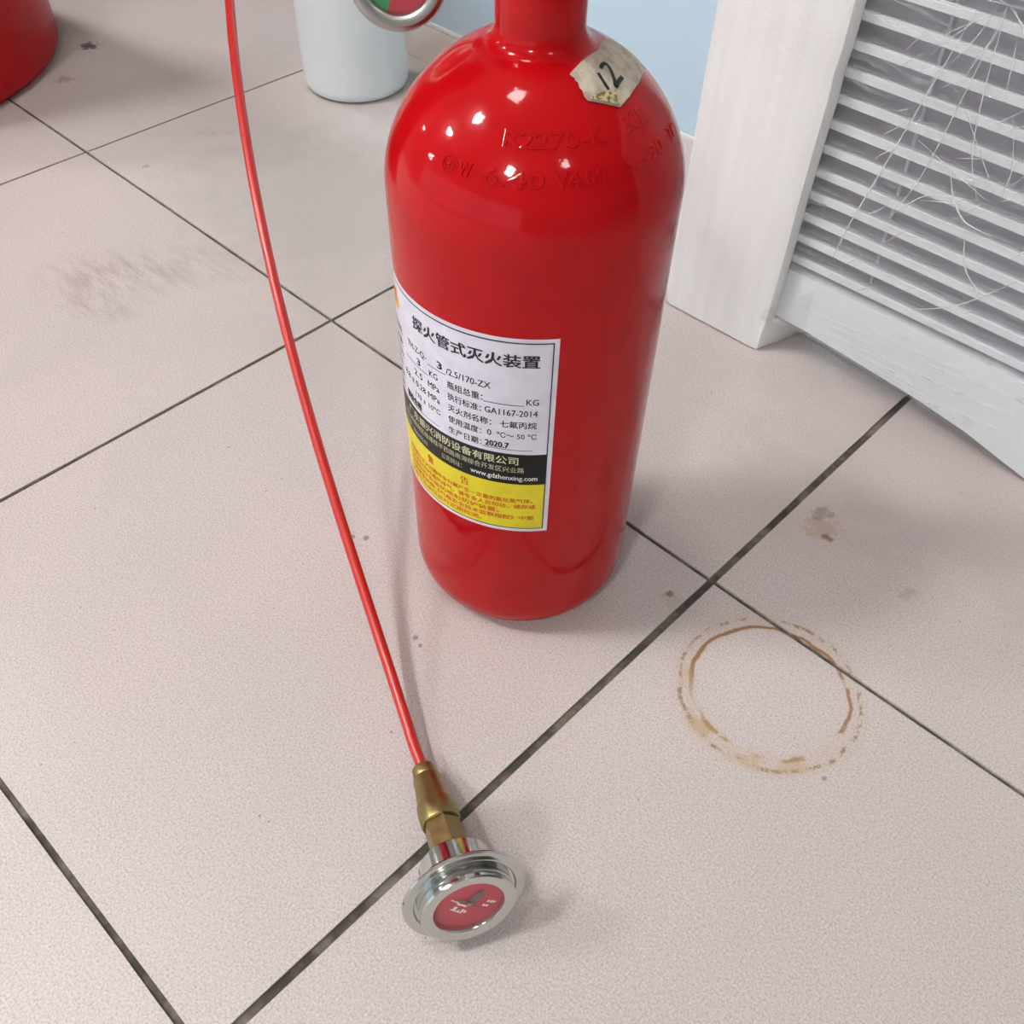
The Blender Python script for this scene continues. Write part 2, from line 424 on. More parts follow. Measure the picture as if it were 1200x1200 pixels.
def patch(name, s0, s1, z0, z1, off, m, parent, ds=2.0, edge=0.0):
    bm = bmesh.new(); n = max(1, int(abs(s1-s0)/ds))
    lo = [bm.verts.new(cyl_pt(s0+(s1-s0)*k/n, z0, off)) for k in range(n+1)]
    hi = [bm.verts.new(cyl_pt(s0+(s1-s0)*k/n, z1, off)) for k in range(n+1)]
    for k in range(n): bm.faces.new((lo[k], lo[k+1], hi[k+1], hi[k]))
    if edge:
        lo2 = [bm.verts.new(cyl_pt(s0+(s1-s0)*k/n, z0, off-edge)) for k in range(n+1)]
        hi2 = [bm.verts.new(cyl_pt(s0+(s1-s0)*k/n, z1, off-edge)) for k in range(n+1)]
        for k in range(n):
            bm.faces.new((lo2[k], lo2[k+1], lo[k+1], lo[k])); bm.faces.new((hi[k], hi[k+1], hi2[k+1], hi2[k]))
        bm.faces.new((lo2[0], lo[0], hi[0], hi2[0])); bm.faces.new((lo[n], lo2[n], hi2[n], hi[n]))
    return link(name, bm, m, parent, smooth=40)

M_SHEET = mat('label_paper', (0.74, 0.74, 0.83), 0.35, spec=0.25)
M_BLACK = mat('label_black', (0.012, 0.013, 0.013), 0.35, spec=0.25)
M_YEL = mat('label_yellow', (0.78, 0.68, 0.030), 0.4, spec=0.25)
M_INK = mat('black_print', (0.015, 0.015, 0.03), 0.5)
M_ORANGE = mat('orange_print', (0.66, 0.12, 0.005), 0.5)
M_REDINK = mat('red_print', (0.62, 0.05, 0.01), 0.5)
M_GOLD = mat('pale_print', (0.62, 0.62, 0.42), 0.5)
for mm in (M_SHEET, M_YEL):
    g = NT(mm); c = tuple(g.b.inputs['Base Color'].default_value)[:3]
    g.put(g.b.inputs['Base Color'], g.mix(g.step(g.noise(g.obj(), 90.0, 4.0), 0.35, 0.75), c, tuple(x*0.90 for x in c)))

SL, SR, ZB, ZTOP = -104.0, 14.4, 98.8, 226.8
lab = patch('label_sheet', SL, SR, ZB, ZTOP, 0.00018, M_SHEET, ext, edge=0.00018)
lab['label'] = 'white, black and yellow printed label'
patch('yellow_band', SL+2.8, 11.6, 101.6, 135.4, 0.00024, M_YEL, lab)
patch('black_band', SL+2.8, 11.6, 135.4, 156.8, 0.00024, M_BLACK, lab)
for s0, s1, z0, z1 in ((SL+2.4, 12.0, 224.2, 224.9), (SL+2.4, 12.0, 101.0, 101.6), (11.5, 12.1, 101.0, 224.9), (SL+2.3, SL+2.9, 101.0, 224.9)):
    patch('border_line', s0, s1, z0, z1, 0.00028, M_INK, lab)

# --- lettering: built-in font, turned into meshes and wrapped on the steel
_fonts = []
def text_mesh(body, bold=0.0, extrude=0.0, bevel=0.0, res=2):
    cu = bpy.data.curves.new('txt', 'FONT'); cu.body = body; cu.size = 1.0
    cu.resolution_u = res; cu.offset = bold; cu.extrude = extrude; cu.bevel_depth = bevel; cu.bevel_resolution = 1
    o = bpy.data.objects.new('txt', cu); COL.objects.link(o)
    dg = bpy.context.evaluated_depsgraph_get(); dg.update()
    me = bpy.data.meshes.new_from_object(o.evaluated_get(dg))
    bpy.data.objects.remove(o); bpy.data.curves.remove(cu)
    return me
def fit_text(body, s0, s1, zb, h, mapper, name, m, parent, bold=0.0, extrude=0.0, bevel=0.0, ref=0.88):
    """print body between arc positions s0..s1 with its base at zb; h is the full character height"""
    me = text_mesh(body, 0.0, extrude, bevel)
    if not me.vertices: return None
    vs = [v.co.copy() for v in me.vertices]; fs = [tuple(p.vertices) for p in me.polygons]
    xs = [v.x for v in vs]; x0, x1 = min(xs), max(xs)
    ks = (s1-s0)/(x1-x0); b = bold*h*0.85; V, Fc = [], []
    for q, (ox, oz) in enumerate(((0, 0), (b, 0), (b*0.5, b*0.7), (-b*0.5, b*0.7))):      # overprint for weight
        Fc += [tuple(i+len(V) for i in f) for f in fs]
        V += [mapper(s0+(v.x-x0)*ks+ox, zb+(v.y+0.06)*h/ref+oz, v.z+q*0.000004) for v in vs]
    me = bpy.data.meshes.new(name); me.from_pydata(V, [], Fc)
    return link(name, me, m, parent, smooth=0)
def on_label(s, z, w): return cyl_pt(s, z, 0.00032)
def prt(body, s0, s1, zb, h, m=None, bold=0.004, name='lettering', ref=0.88):
    return fit_text(body, s0, s1, zb, h, on_label, name, m or M_INK, lab, bold, ref=ref)
LAT = 0.73
prt('探火管式灭火装置', -63.5, 5.8, 211.0, 6.9, bold=0.055)
prt('型号规格：', -96, -78, 196.2, 4.2, bold=0.018)
prt('TH-Z-Q-', -70.5, -54.0, 196.6, 3.8, ref=LAT, bold=0.022)
prt('3', -46.2, -43.2, 197.0, 4.2, ref=LAT, bold=0.10)
prt('/2.5/170-ZX', -40.5, -16.8, 196.4, 3.9, ref=LAT, bold=0.022)
patch('rule', -53.0, -41.0, 195.6, 195.95, 0.0003, M_INK, lab)
rows = (188.6, 181.4, 174.2, 167.0, 159.7)
prt('瓶组总重：', -40.2, -20.8, rows[0], 4.2, bold=0.022)
patch('rule', -20.5, -0.6, rows[0]-0.2, rows[0]+0.15, 0.0003, M_INK, lab)
prt('KG', 0.4, 6.3, rows[0]+0.2, 3.8, ref=LAT, bold=0.022)
prt('执行标准：', -40.2, -21.6, rows[1], 4.2, bold=0.022)
prt('GA1167-2014', -19.8, 6.0, rows[1]+0.2, 3.9, ref=LAT, bold=0.022)
prt('灭火剂名称：', -40.2, -16.5, rows[2], 4.2, bold=0.022)
prt('七氟丙烷', -12.0, 5.8, rows[2], 4.2, bold=0.022)
prt('使用温度：', -40.4, -21.6, rows[3], 4.2, bold=0.022)
prt('0', -18.6, -16.4, rows[3]+0.2, 3.9, ref=LAT, bold=0.018)
prt('℃～ 50 ℃', -13.6, 6.0, rows[3]+0.1, 4.0, bold=0.018)
prt('生产日期：', -40.4, -21.6, rows[4], 4.2, bold=0.022)
prt('2020.7', -19.6, -7.6, rows[4]+0.4, 3.9, ref=LAT, bold=0.075)
patch('rule', -21.0, 4.4, rows[4]-0.3, rows[4]+0.05, 0.0003, M_INK, lab)
prt('灭火剂量：', -99, -78, rows[0], 4.2, bold=0.018)
prt('3', -62.0, -59.4, rows[0]+1.0, 4.2, ref=LAT, bold=0.09)
patch('rule', -74.0, -53.5, rows[0]-0.2, rows[0]+0.15, 0.0003, M_INK, lab)
prt('KG', -52.2, -46.4, rows[0]+0.2, 3.8, ref=LAT, bold=0.018)
prt('贮存压力：', -99, -78, rows[1], 4.2, bold=0.018)
prt('2.5', -65.5, -58.0, rows[1]+0.2, 3.9, ref=LAT, bold=0.018)
prt('MPa', -53.6, -45.6, rows[1]+0.2, 3.9, ref=LAT, bold=0.022)
prt('动作压力：', -99, -80, rows[2], 4.2, bold=0.018)
prt('8.8 ± 0.28 MPa', -77.0, -45.6, rows[2]+0.2, 3.9, ref=LAT, bold=0.018)
prt('动作温度：', -99, -80, rows[3], 4.2, bold=0.018)
prt('170 ± 10℃', -66.0, -45.6, rows[3]+0.2, 3.9, bold=0.006)
prt('检验编号：', -99, -80, rows[4], 4.2, bold=0.018)
prt('报检合格', -77.0, -61.0, rows[4]+0.4, 4.4, bold=0.09)
patch('rule', -77.0, -46.5, rows[4]-0.5, rows[4]-0.2, 0.0003, M_INK, lab)
prt('广东振兴消防设备有限公司', -77.0, -2.6, 149.4, 5.2, M_GOLD, bold=0.030)
prt('佛山市南海区桂城桂平西路南海综合开发区兴业路', -83.0, 0.6, 143.9, 3.7, M_GOLD, bold=0.006)
prt('电话：86665533', -84.0, -58.0, 137.9, 3.3, M_GOLD, bold=0.004)
prt('公司网址：', -46.5, -33.0, 138.2, 3.7, M_GOLD, bold=0.006)
prt('www.gdzhenxing.com', -28.0, 7.6, 138.0, 3.5, M_INKW, ref=LAT, bold=0.022)
prt('警', -58.6, -53.4, 127.0, 5.2, M_REDINK, bold=0.02)
prt('告', -34.4, -29.2, 127.0, 5.2, M_REDINK, bold=0.02)
OR = dict(bold=0.05)
prt('本装置在灭火过程中会分解产生一定量的氟化氢气体，', -80.0, 5.6, 121.4, 3.1, M_ORANGE, **OR)
prt('灭火后应及时通风排气，请专业人员勿动，储存或', -80.0, 7.4, 117.0, 3.1, M_ORANGE, **OR)
prt('运输时应安装防喷射防护装置。', -80.0, -12.0, 112.6, 3.1, M_ORANGE, **OR)
prt('本装置须按照《气瓶安全技术监察规程》中要', -80.0, 6.8, 108.2, 3.1, M_ORANGE, **OR)
prt('求由专业单位进行定期检测。', -80.0, -22.0, 103.8, 3.1, M_ORANGE, **OR)
# small flame-and-ray emblem at the label's far end
def emblem(s, z):
    bm = bmesh.new()
    for k in range(9):
        a = math.radians(-200 + 25*k); c, q = math.cos(a), math.sin(a)
        pts = [(2.2, -0.9), (2.2, 0.9), (5.2, 0.75), (6.6, 0.0), (5.2, -0.75)]
        bm.faces.new([bm.verts.new(cyl_pt(s+x*c-y*q, z+x*q+y*c, 0.00032)) for x, y in pts])
    return link('emblem_ray', bm, mat('emblem_yellow', (0.85, 0.50, 0.03), 0.5), lab, smooth=0)
emblem(-86.0, 213.5)
bm = bmesh.new()
bm.faces.new([bm.verts.new(cyl_pt(-86.0+x, 214.0+y, 0.00033)) for x, y in ((-4, 0), (-2.4, -3), (0, -3.8), (2.2, -2.6), (3.2, 0), (2.2, 3), (2.8, 6.5), (0.4, 4.2), (-1.4, 8.5), (-2.2, 4))])
link('emblem_flame', bm, mat('emblem_orange', (0.80, 0.24, 0.03), 0.5), lab, smooth=0)

# --- letters stamped in the shoulder
def dome_map(t_row):
    r_row, _ = dome(t_row)
    def f(s_mm, y_mm, w):
        # s_mm here is a bearing in degrees times r_row
        a = ACAM + s_mm*0.001/r_row
        dt = y_mm*0.001/math.hypot(R*math.sin(t_row), HD*math.cos(t_row))
        t = t_row + dt; r, z = dome(t)
        n = Vector((HD*math.cos(t), 0, R*math.sin(t))).normalized()
        d = w - 0.00005
        rr = r + n.x*d; zz = z + n.z*d
        return Vector((rr*math.cos(a), rr*math.sin(a), zz))
    return f, r_row*1000
def t_for_z(z):
    lo, hi = 0.0, PI/2
    for _ in range(50):
        m_ = (lo+hi)/2
        if dome(m_)[1] < z: lo = m_
        else: hi = m_
    return lo
def stamp(body, d0, d1, z, h):
    f, rr = dome_map(t_for_z(z)); k = math.radians(1)*rr
    me = text_mesh(body, 0.0, 0.03, 0.022)
    if not me.vertices: return
    xs = [v.co.x for v in me.vertices]; x0, x1 = min(xs), max(xs)
    for v in me.vertices:
        v.co = f(d0*k + (v.co.x-x0)/(x1-x0)*(d1-d0)*k, v.co.y*h/0.73 - h/2, v.co.z*0.010)
    o = link('stamped_letters', me, M_RED, ext, smooth=20)
stamp('R2270', -14.5, 19.5, 0.3062, 6.4)
stamp('-K', 21.0, 33.0, 0.3062, 6.4)
stamp('20E', 42.5, 60.5, 0.3066, 6.4)
stamp('W', -30.5, -25.0, 0.2950, 5.4)
stamp('6.40', -20.5, 4.2, 0.2950, 6.2)
stamp('V4.00', 7.5, 29.0, 0.2950, 6.2)
stamp('S.590', 37.0, 63.0, 0.2958, 6.2)
stamp('TP', 70.0, 79.0, 0.2958, 6.2)
f, rr = dome_map(t_for_z(0.2948)); k = math.radians(1)*rr
bm = bmesh.new()
for rad in (3.4, 2.2):
    tube(bm, [f(-35.0*k + rad*math.cos(a), rad*math.sin(a), 0.0001) for a in [2*PI*q/28 for q in range(29)]], 0.00035, 6)
for a in (0.5, 1.7, 3.4, 5.0):
    tube(bm, [f(-35.0*k + 1.6*math.cos(a), 1.6*math.sin(a), 0.0001), f(-35.0*k - 1.0*math.cos(a+.8), -1.0*math.sin(a+.8), 0.0001)], 0.00035, 6)
link('stamped_mark', bm, M_RED, ext)

# --- masking tape with a handwritten 12
def zr(z_mm):
    t = t_for_z(z_mm*0.001); return dome(t)[0]
def dome_z(r):
    r = min(r, R*0.9999); t = math.acos((r/R)**(1/EX)); return dome(t)[1], t
def plan(th, z):
    r = zr(z); a = ACAM + math.radians(th); return Vector((r*math.cos(a), r*math.sin(a)))
def lift(p, off):
    r = p.length; z, t = dome_z(r); n = Vector((HD*math.cos(t), 0, R*math.sin(t))).normalized()
    k = (r + n.x*off)/r
    return Vector((p.x*k, p.y*k, z + n.z*off))
M_TAPE = mat('masking_tape', (0.50, 0.44, 0.33), 0.75); g = NT(M_TAPE)
n_ = g.noise(g.obj(), 170.0, 4.0, 0.6)
g.put(g.b.inputs['Base Color'], g.mix(g.step(n_, 0.35, 0.7), (0.58, 0.52, 0.41), (0.36, 0.31, 0.26)))
g.put(g.b.inputs['Normal'], g.bump(g.noise(g.obj(), 420.0, 4.0), 0.5, 0.0006))
outl = [(106, 321.2), (68.5, 322.6), (41.4, 322.4), (24.5, 320.7), (25.6, 320.2), (27.0, 319.8), (26.6, 319.3), (28.1, 318.8), (27.4, 317.8), (28.6, 316.9), (28.2, 315.8), (29.4, 314.6),
        (35.0, 313.7), (41.0, 312.3), (46.6, 310.8), (57.4, 311.9), (73.3, 312.5), (97, 310.5), (104, 313.5), (107, 317.5)]
def dome_patch(pts, off, cuts=6):
    bm = bmesh.new(); vs = [bm.verts.new((*p, 0)) for p in pts]; f0 = bm.faces.new(vs)
    bmesh.ops.triangulate(bm, faces=[f0]); bmesh.ops.subdivide_edges(bm, edges=bm.edges[:], cuts=cuts, use_grid_fill=True)
    for v in bm.verts: v.co = lift(Vector((v.co.x, v.co.y)), off)
    bmesh.ops.recalc_face_normals(bm, faces=bm.faces[:])
    if sum(f.normal.z for f in bm.faces) < 0: bmesh.ops.reverse_faces(bm, faces=bm.faces[:])
    return bm
tape = link('masking_tape', dome_patch([plan(*p) for p in outl], 0.0006), M_TAPE, ext)
tape['label'] = 'beige masking tape with a handwritten 12'
M_PEN = mat('marker_ink', (0.01, 0.01, 0.012), 0.5)
def stroke(pts, w=0.00075):
    P2 = [plan(*p) for p in pts]; path = [Vector((p.x, p.y, 0)) for p in P2]
    path = spline(path, 6); bm = bmesh.new(); L, Rr = [], []
    for i, p in enumerate(path):
        t = (path[min(i+1, len(path)-1)]-path[max(i-1, 0)]).normalized(); nrm = Vector((-t.y, t.x, 0))
        a = p+nrm*w; b = p-nrm*w
        L.append(bm.verts.new(lift(Vector((a.x, a.y)), 0.0009))); Rr.append(bm.verts.new(lift(Vector((b.x, b.y)), 0.0009)))
    for i in range(len(path)-1): bm.faces.new((L[i], Rr[i], Rr[i+1], L[i+1]))
    return bm
link('pen_stroke', stroke([(46.8, 319.4), (46.0, 317.7), (45.8, 315.4)]), M_PEN, tape)
link('pen_stroke', stroke([(51.8, 319.9), (56.0, 320.3), (59.7, 320.2), (59.9, 319.4), (57.4, 318.0), (54.2, 316.4), (52.2, 315.4), (56.3, 315.9), (62.9, 316.2)]), M_PEN, tape)
M_GUM = mat('tape_adhesive', (0.40, 0.32, 0.12), 0.6); g = NT(M_GUM)
g.put(g.b.inputs['Base Color'], g.mix(g.step(g.noise(g.obj(), 500.0, 3.0), 0.45, 0.6), (0.55, 0.47, 0.27), (0.16, 0.13, 0.03)))
bm = dome_patch([plan(*p) for p in ((29.8, 314.9), (40.5, 315.4), (49.8, 314.7), (46.4, 311.0))], 0.0012, 3)
link('curled_corner', bm, M_GUM, tape)

# --- valve gauge, seen at the very top of the photograph
def gauge_face(parent, F, axis, r_dial, zone, needle_deg, up):
    """dial with zones and marks facing along axis"""
    a = Vector(axis).normalized(); upv = (Vector(up) - a*Vector(up).dot(a)).normalized(); rt = upv.cross(a)
    def P(x, y, off): return Vector(F) + rt*x + upv*y + a*off
    def disc(name, a0, a1, r0, r1, off, m):
        bm = bmesh.new(); n = max(3, int(abs(a1-a0)/6))
        A = [math.radians(a0+(a1-a0)*k/n) for k in range(n+1)]
        o_ = [bm.verts.new(P(r1*math.cos(t), r1*math.sin(t), off)) for t in A]
        i_ = [bm.verts.new(P(r0*math.cos(t), r0*math.sin(t), off)) for t in A]
        for k in range(n): bm.faces.new((i_[k], o_[k], o_[k+1], i_[k+1]))
        return link(name, bm, m, parent, smooth=0)
    return P, disc
gdir = Vector((-0.6063, -0.4536, 0))
PG = Vector((0.22045, -0.08530, 0.3323)) - CYL          # centre of the gauge front
gax = (Vector((0.559539, -0.369380, 0.477912)) - (PG + CYL)).normalized()
gax = (gax + Vector((-0.10, 0.0, -0.12))).normalized()
vg = link('valve_gauge', lathe(bmesh.new(), [(r*1.06, h) for r, h in [(0.0, -0.017), (0.0165, -0.017), (0.0185, -0.015), (0.0185, -0.004), (0.0205, -0.003), (0.0208, -0.001), (0.0200, 0.001), (0.0184, 0.0026), (0.0164, 0.0028), (0.0147, 0.0020), (0.0142, 0.0008), (0.0140, -0.002), (0.0, -0.002)]], 72, gax, PG), M_STEEL, ext)
vg['label'] = 'nickel bezel pressure gauge with red and green dial'
Pq, dq = gauge_face(vg, PG, gax, 0.012, None, 0, (0, 0, 1))
dq('dial_zone', -185, -110, 0.0, 0.0149, -0.0015, M_GREEN)
dq('dial_zone', -110, 20, 0.0, 0.0149, -0.0015, M_DIAL)
dq('dial_zone', 20, 175, 0.0, 0.0149, -0.0015, M_DIAL)
link('needle', tube(bmesh.new(), [Pq(-0.004, 0.003, -0.0008), Pq(0.008, -0.004, -0.0008)], 0.0004, 8), M_NEEDLE, vg)
dq('glass', 0, 360, 0.0, 0.0150, 0.0004, M_GLASS)
port = Vector((0, 0, ZT+0.040))
back_c = PG - gax*0.0165
link('gauge_arm', tube(bmesh.new(), spline([port + Vector((-0.008, -0.006, 0)), port + Vector((-0.035, -0.01, -0.004)), back_c*0.55 + port*0.45 + Vector((0, 0.012, 0.0)), back_c - gax*0.006, back_c + gax*0.002], 8), 0.0060, 16), M_RED, ext)

# ------------------------------------------------------------------ detection hose with its end gauge
F = Vector((1.10275*S, -0.67121*S, 0.0306))
ax = Vector((0.85355, -0.44432, 0.27208)).normalized()
hose = thing('detection_hose', 'thin red hose with brass coupling and a chrome flanged gauge lying on the tiles', 'hose', (F.x, F.y, 0))
F0 = Vector((0, 0, F.z))
def hl(bm, prof, n=64, ph=0.0): return lathe(bm, [(r, h) for r, h in prof], n, ax, F0, phase=ph)
H = Vector((F.x, F.y, 0))
hp = [(0, 0, 0), (0.8861, -0.5626, 0.0235), (0.8552, -0.5475, 0.0277), (0.8179, -0.5297, 0.0338), (0.7681, -0.5063, 0.0454), (0.706, -0.4778, 0.0647), (0.6323, -0.4443, 0.094),
      (0.5477, -0.406, 0.1347), (0.4534, -0.3623, 0.1874), (0.3613, -0.3177, 0.2442), (0.2703, -0.2708, 0.3031), (0.1789, -0.22, 0.3622), (0.0843, -0.1632, 0.4203), (-0.0168, -0.098, 0.4765),
      (-0.1142, -0.0313, 0.5237), (-0.2155, 0.041, 0.566), (-0.32, 0.115, 0.64), (-0.36, 0.155, 0.76), (-0.28, 0.145, 0.90),
      (-0.06, 0.08, 1.04), (0.25, -0.03, 1.14), (0.52, -0.11, 1.17), (0.68, -0.165, 1.13), (0.7289, -0.18106, 1.075), (0.7289, -0.18106, (ZT+0.068)/S)]
end = F + ax*(-0.083)
path = [end] + [Vector((x*S, y*S, z*S)) for x, y, z in hp[1:]]
M_HOSE = mat('red_plastic_hose', (0.52, 0.018, 0.012), 0.34, coat=0.25, coat_rough=0.2)
link('hose', tube(bmesh.new(), [p - H for p in spline(path, 8)], 0.0033, 20), M_HOSE, hose)
link('hose_nut', hl(bmesh.new(), [(0.0, -0.0870), (0.0055, -0.0870), (0.0066, -0.0862), (0.0070, -0.0805), (0.0064, -0.0792), (0.0, -0.0792)], 40), M_BRASS, hose)
link('coupling', hl(bmesh.new(), [(0.0, -0.0794), (0.0064, -0.0794), (0.0080, -0.0780), (0.0084, -0.069), (0.0092, -0.064), (0.0092, -0.062), (0.0104, -0.059), (0.0108, -0.055), (0.0108, -0.0475), (0.0102, -0.0455), (0.0, -0.0455)], 48), M_BRASS, hose)
link('hex_nut', hl(bmesh.new(), [(0.0, -0.0457), (0.0092, -0.0457), (0.0102, -0.0440), (0.0102, -0.0275), (0.0094, -0.0262), (0.0, -0.0262)], 6, 0.35), M_BRASS, hose, smooth=0)
case = link('gauge_case', hl(bmesh.new(), [(0.0, -0.0265), (0.0075, -0.0265), (0.0075, -0.0225), (0.0168, -0.0218), (0.0186, -0.0198), (0.0188, -0.001), (0.0, -0.001)], 64), M_CHROME, hose)
link('flange', hl(bmesh.new(), [(0.0182, -0.0012), (0.0300, -0.0012), (0.0312, -0.0008), (0.0314, 0.0), (0.0309, 0.0010), (0.0294, 0.0014), (0.0270, 0.0009), (0.0262, 0.0012), (0.0258, 0.0006), (0.0254, 0.0002), (0.0180, 0.0002)], 96), M_CHROME, case)
link('bezel', hl(bmesh.new(), [(0.0, -0.0009), (0.0236, -0.0009), (0.0236, 0.0030), (0.0241, 0.0034), (0.0241, 0.0044), (0.0235, 0.0047), (0.0235, 0.0054), (0.0240, 0.0058), (0.0240, 0.0076), (0.0233, 0.0084), (0.0210, 0.0086), (0.0180, 0.0080), (0.0176, 0.0073), (0.0174, 0.0046), (0.0, 0.0046)], 96), M_CHROME, case)
Pd, dd = gauge_face(case, F0, ax, 0.0184, None, 0, (-0.55, 0.85, 0.2))
dd('dial_face', 0, 360, 0.0, 0.01742, 0.0049, M_DIAL)
bm = bmesh.new()
def bar(x, y, w, h, off=0.0052):
    bm.faces.new([bm.verts.new(Pd(x+dx*w/2, y+dy*h/2, off)) for dx, dy in ((-1, -1), (1, -1), (1, 1), (-1, 1))])
for x, y, w, h in ((0.0108, 0.0062, 0.0012, 0.0014), (0.0124, 0.0066, 0.0012, 0.0012), (0.0090, 0.0058, 0.0010, 0.0012), (0.0088, 0.0026, 0.0014, 0.0012), (0.0106, 0.0030, 0.0012, 0.0012),
                   (-0.0040, -0.0020, 0.0022, 0.0010), (-0.0010, -0.0018, 0.0026, 0.0010), (-0.0075, -0.0012, 0.0040, 0.0006),
                   (-0.0040, -0.0052, 0.0016, 0.0022), (-0.0012, -0.0058, 0.0010, 0.0008), (0.0008, -0.0050, 0.0010, 0.0018), (-0.0022, -0.0066, 0.0060, 0.0005), (0.0026, -0.0050, 0.0012, 0.0014)):
    bar(x, y, w*1.25, h*1.25)
link('dial_print', bm, M_INKW, case, smooth=0)
bm = bmesh.new()
for p in (((-0.011, 0.0006), (0.0, 0.0018), (0.0085, 0.0012), (0.0, 0.0002)),):
    bm.faces.new([bm.verts.new(Pd(x, y, 0.0060)) for x, y in p])
bm.faces.new([bm.verts.new(Pd(x, y, 0.0055)) for x, y in ((-0.0022, 0.0016), (0.0026, 0.0018), (0.0040, 0.0085), (0.0006, 0.0110), (-0.0012, 0.0085))])
link('needle', bm, M_NEEDLE, case, smooth=0)
link('needle_hub', lathe(bmesh.new(), [(0.0, 0.0), (0.0013, 0.0), (0.0013, 0.0010), (0.0008, 0.0014), (0.0, 0.0014)], 20, ax, Pd(0, 0.001, 0.0053)), M_STEEL, case)
dd('glass', 0, 360, 0.0, 0.01765, 0.0072, M_GLASS)

# ------------------------------------------------------------------ louvre panel wrapped in foam and stretch film
PAN = Vector((0.56*S, 0.60*S, 0))
pan = thing('wrapped_louvre_panel', 'white slatted louvre panel with white foam edge block, wrapped in clear stretch film', 'louvre panel', PAN)
def L(x, y, z): return Vector((x*S, y*S, z*S)) - PAN
M_FOAM = mat('packing_foam', (0.80, 0.82, 0.81), 0.55, spec=0.4); g = NT(M_FOAM); P = g.obj()
mp = g.node('ShaderNodeMapping'); mp.inputs['Scale'].default_value = (60, 60, 5); g.put(mp.inputs[0], P)
stre = g.noise(mp.outputs[0], 1.0, 3.0)
g.put(g.b.inputs['Base Color'], g.mix(g.step(stre, 0.35, 0.7), (0.84, 0.86, 0.85), (0.79, 0.81, 0.805)))
g.put(g.b.inputs['Normal'], g.bump(g.math('ADD', g.math('MULTIPLY', g.voro(P, 260.0), 0.5), g.math('MULTIPLY', stre, 0.5)), 0.2, 0.003))
def foam_block():
    bm = bmesh.new()
    # plan outline: front lip that hides the panel's end, then a deep cheek behind it; foot under the panel
    def prism(poly, z0, z1, n):
        rings = []
        for k in range(n+1):
            z = z0+(z1-z0)*k/n; rings.append([bm.verts.new(L(x, y, z)) for x, y in poly])
        for A, B in zip(rings, rings[1:]):
            for i in range(len(poly)):
                j = (i+1) % len(poly); bm.faces.new((A[i], A[j], B[j], B[i]))
        bm.faces.new(rings[0][::-1]); bm.faces.new(rings[-1])
    c = 0.012
    poly = [(0.455+c, 0.560), (0.53, 0.5596), (0.62, 0.560), (0.690, 0.5605), (0.7015, 0.566), (0.7040, 0.578), (0.7040, 0.596), (0.655, 0.596), (0.655, 0.70), (0.55, 0.70), (0.455, 0.70), (0.4535, 0.58), (0.4575, 0.566)]
    prism(poly, 0.004, 1.56, 40)
    for v in bm.verts:
        q = v.co + PAN
        d = noise.noise(Vector((q.x*26, q.y*26, q.z*9))) * 0.0016
        v.co.x += d
        v.co.y += noise.noise(Vector((q.x*30+9, 3, q.z*6))) * 0.0010
        if q.z < 0.006: v.co.x += 0.003 if q.x < 0.2 else -0.001
        # nicks along the inner arris
        if q.x > 0.275 and noise.noise(Vector((5, 2, q.z*38))) > 0.42: v.co.x -= 0.0012; v.co.y += 0.0004
    # foot beneath the panel
    rings = []
    for (z, e) in ((0.0, 0.004), (0.006, 0.0), (0.058, 0.0), (0.066, 0.004)):
        rings.append([bm.verts.new(L(x, y, z)) for x, y in ((0.50, 0.563+e), (0.700-e, 0.563+e), (0.739-e, 0.690), (0.737-e, 0.70), (0.50, 0.70))])
    for A, B in zip(rings, rings[1:]):
        for i in range(5): bm.faces.new((A[i], A[(i+1) % 5], B[(i+1) % 5], B[i]))
    bm.faces.new(rings[0][::-1]); bm.faces.new(rings[-1])
    bmesh.ops.recalc_face_normals(bm, faces=bm.faces[:])
    return bm
fo = link('foam_block', foam_block(), M_FOAM, pan, smooth=50)
fo['label'] = 'white packing foam edge block'
M_LOUV = mat('white_louvre_paint', (0.80, 0.845, 0.865), 0.35)
M_RECESS = mat('louvre_backing', (0.56, 0.56, 0.60), 0.8)
XL, XR = 0.657, 1.92
slat_me = None
zc = [0.202 + 0.0425*k for k in range(30)]
for z in zc:
    if slat_me is None:
        bm = bmesh.new()
        w_ = (XR-XL)*S; sec = [(0.0, -0.0066), (0.0012, -0.0074), (0.036, -0.0074), (0.036, -0.0030), (0.0035, 0.0074), (0.0, 0.0068)]
        A_ = [bm.verts.new((0, y*S, z_*S)) for y, z_ in sec]; B_ = [bm.verts.new((w_, y*S, z_*S)) for y, z_ in sec]
        for q in range(6): bm.faces.new((A_[q], B_[q], B_[(q+1) % 6], A_[(q+1) % 6]))
        bm.faces.new(A_[::-1]); bm.faces.new(B_)
        bmesh.ops.recalc_face_normals(bm, faces=bm.faces[:])
        o = link('slat', bm, M_LOUV, pan, smooth=0); slat_me = o.data
    else:
        o = bpy.data.objects.new('slat', slat_me); COL.objects.link(o); o.parent = pan
    o.location = L(XL, 0.602, z)
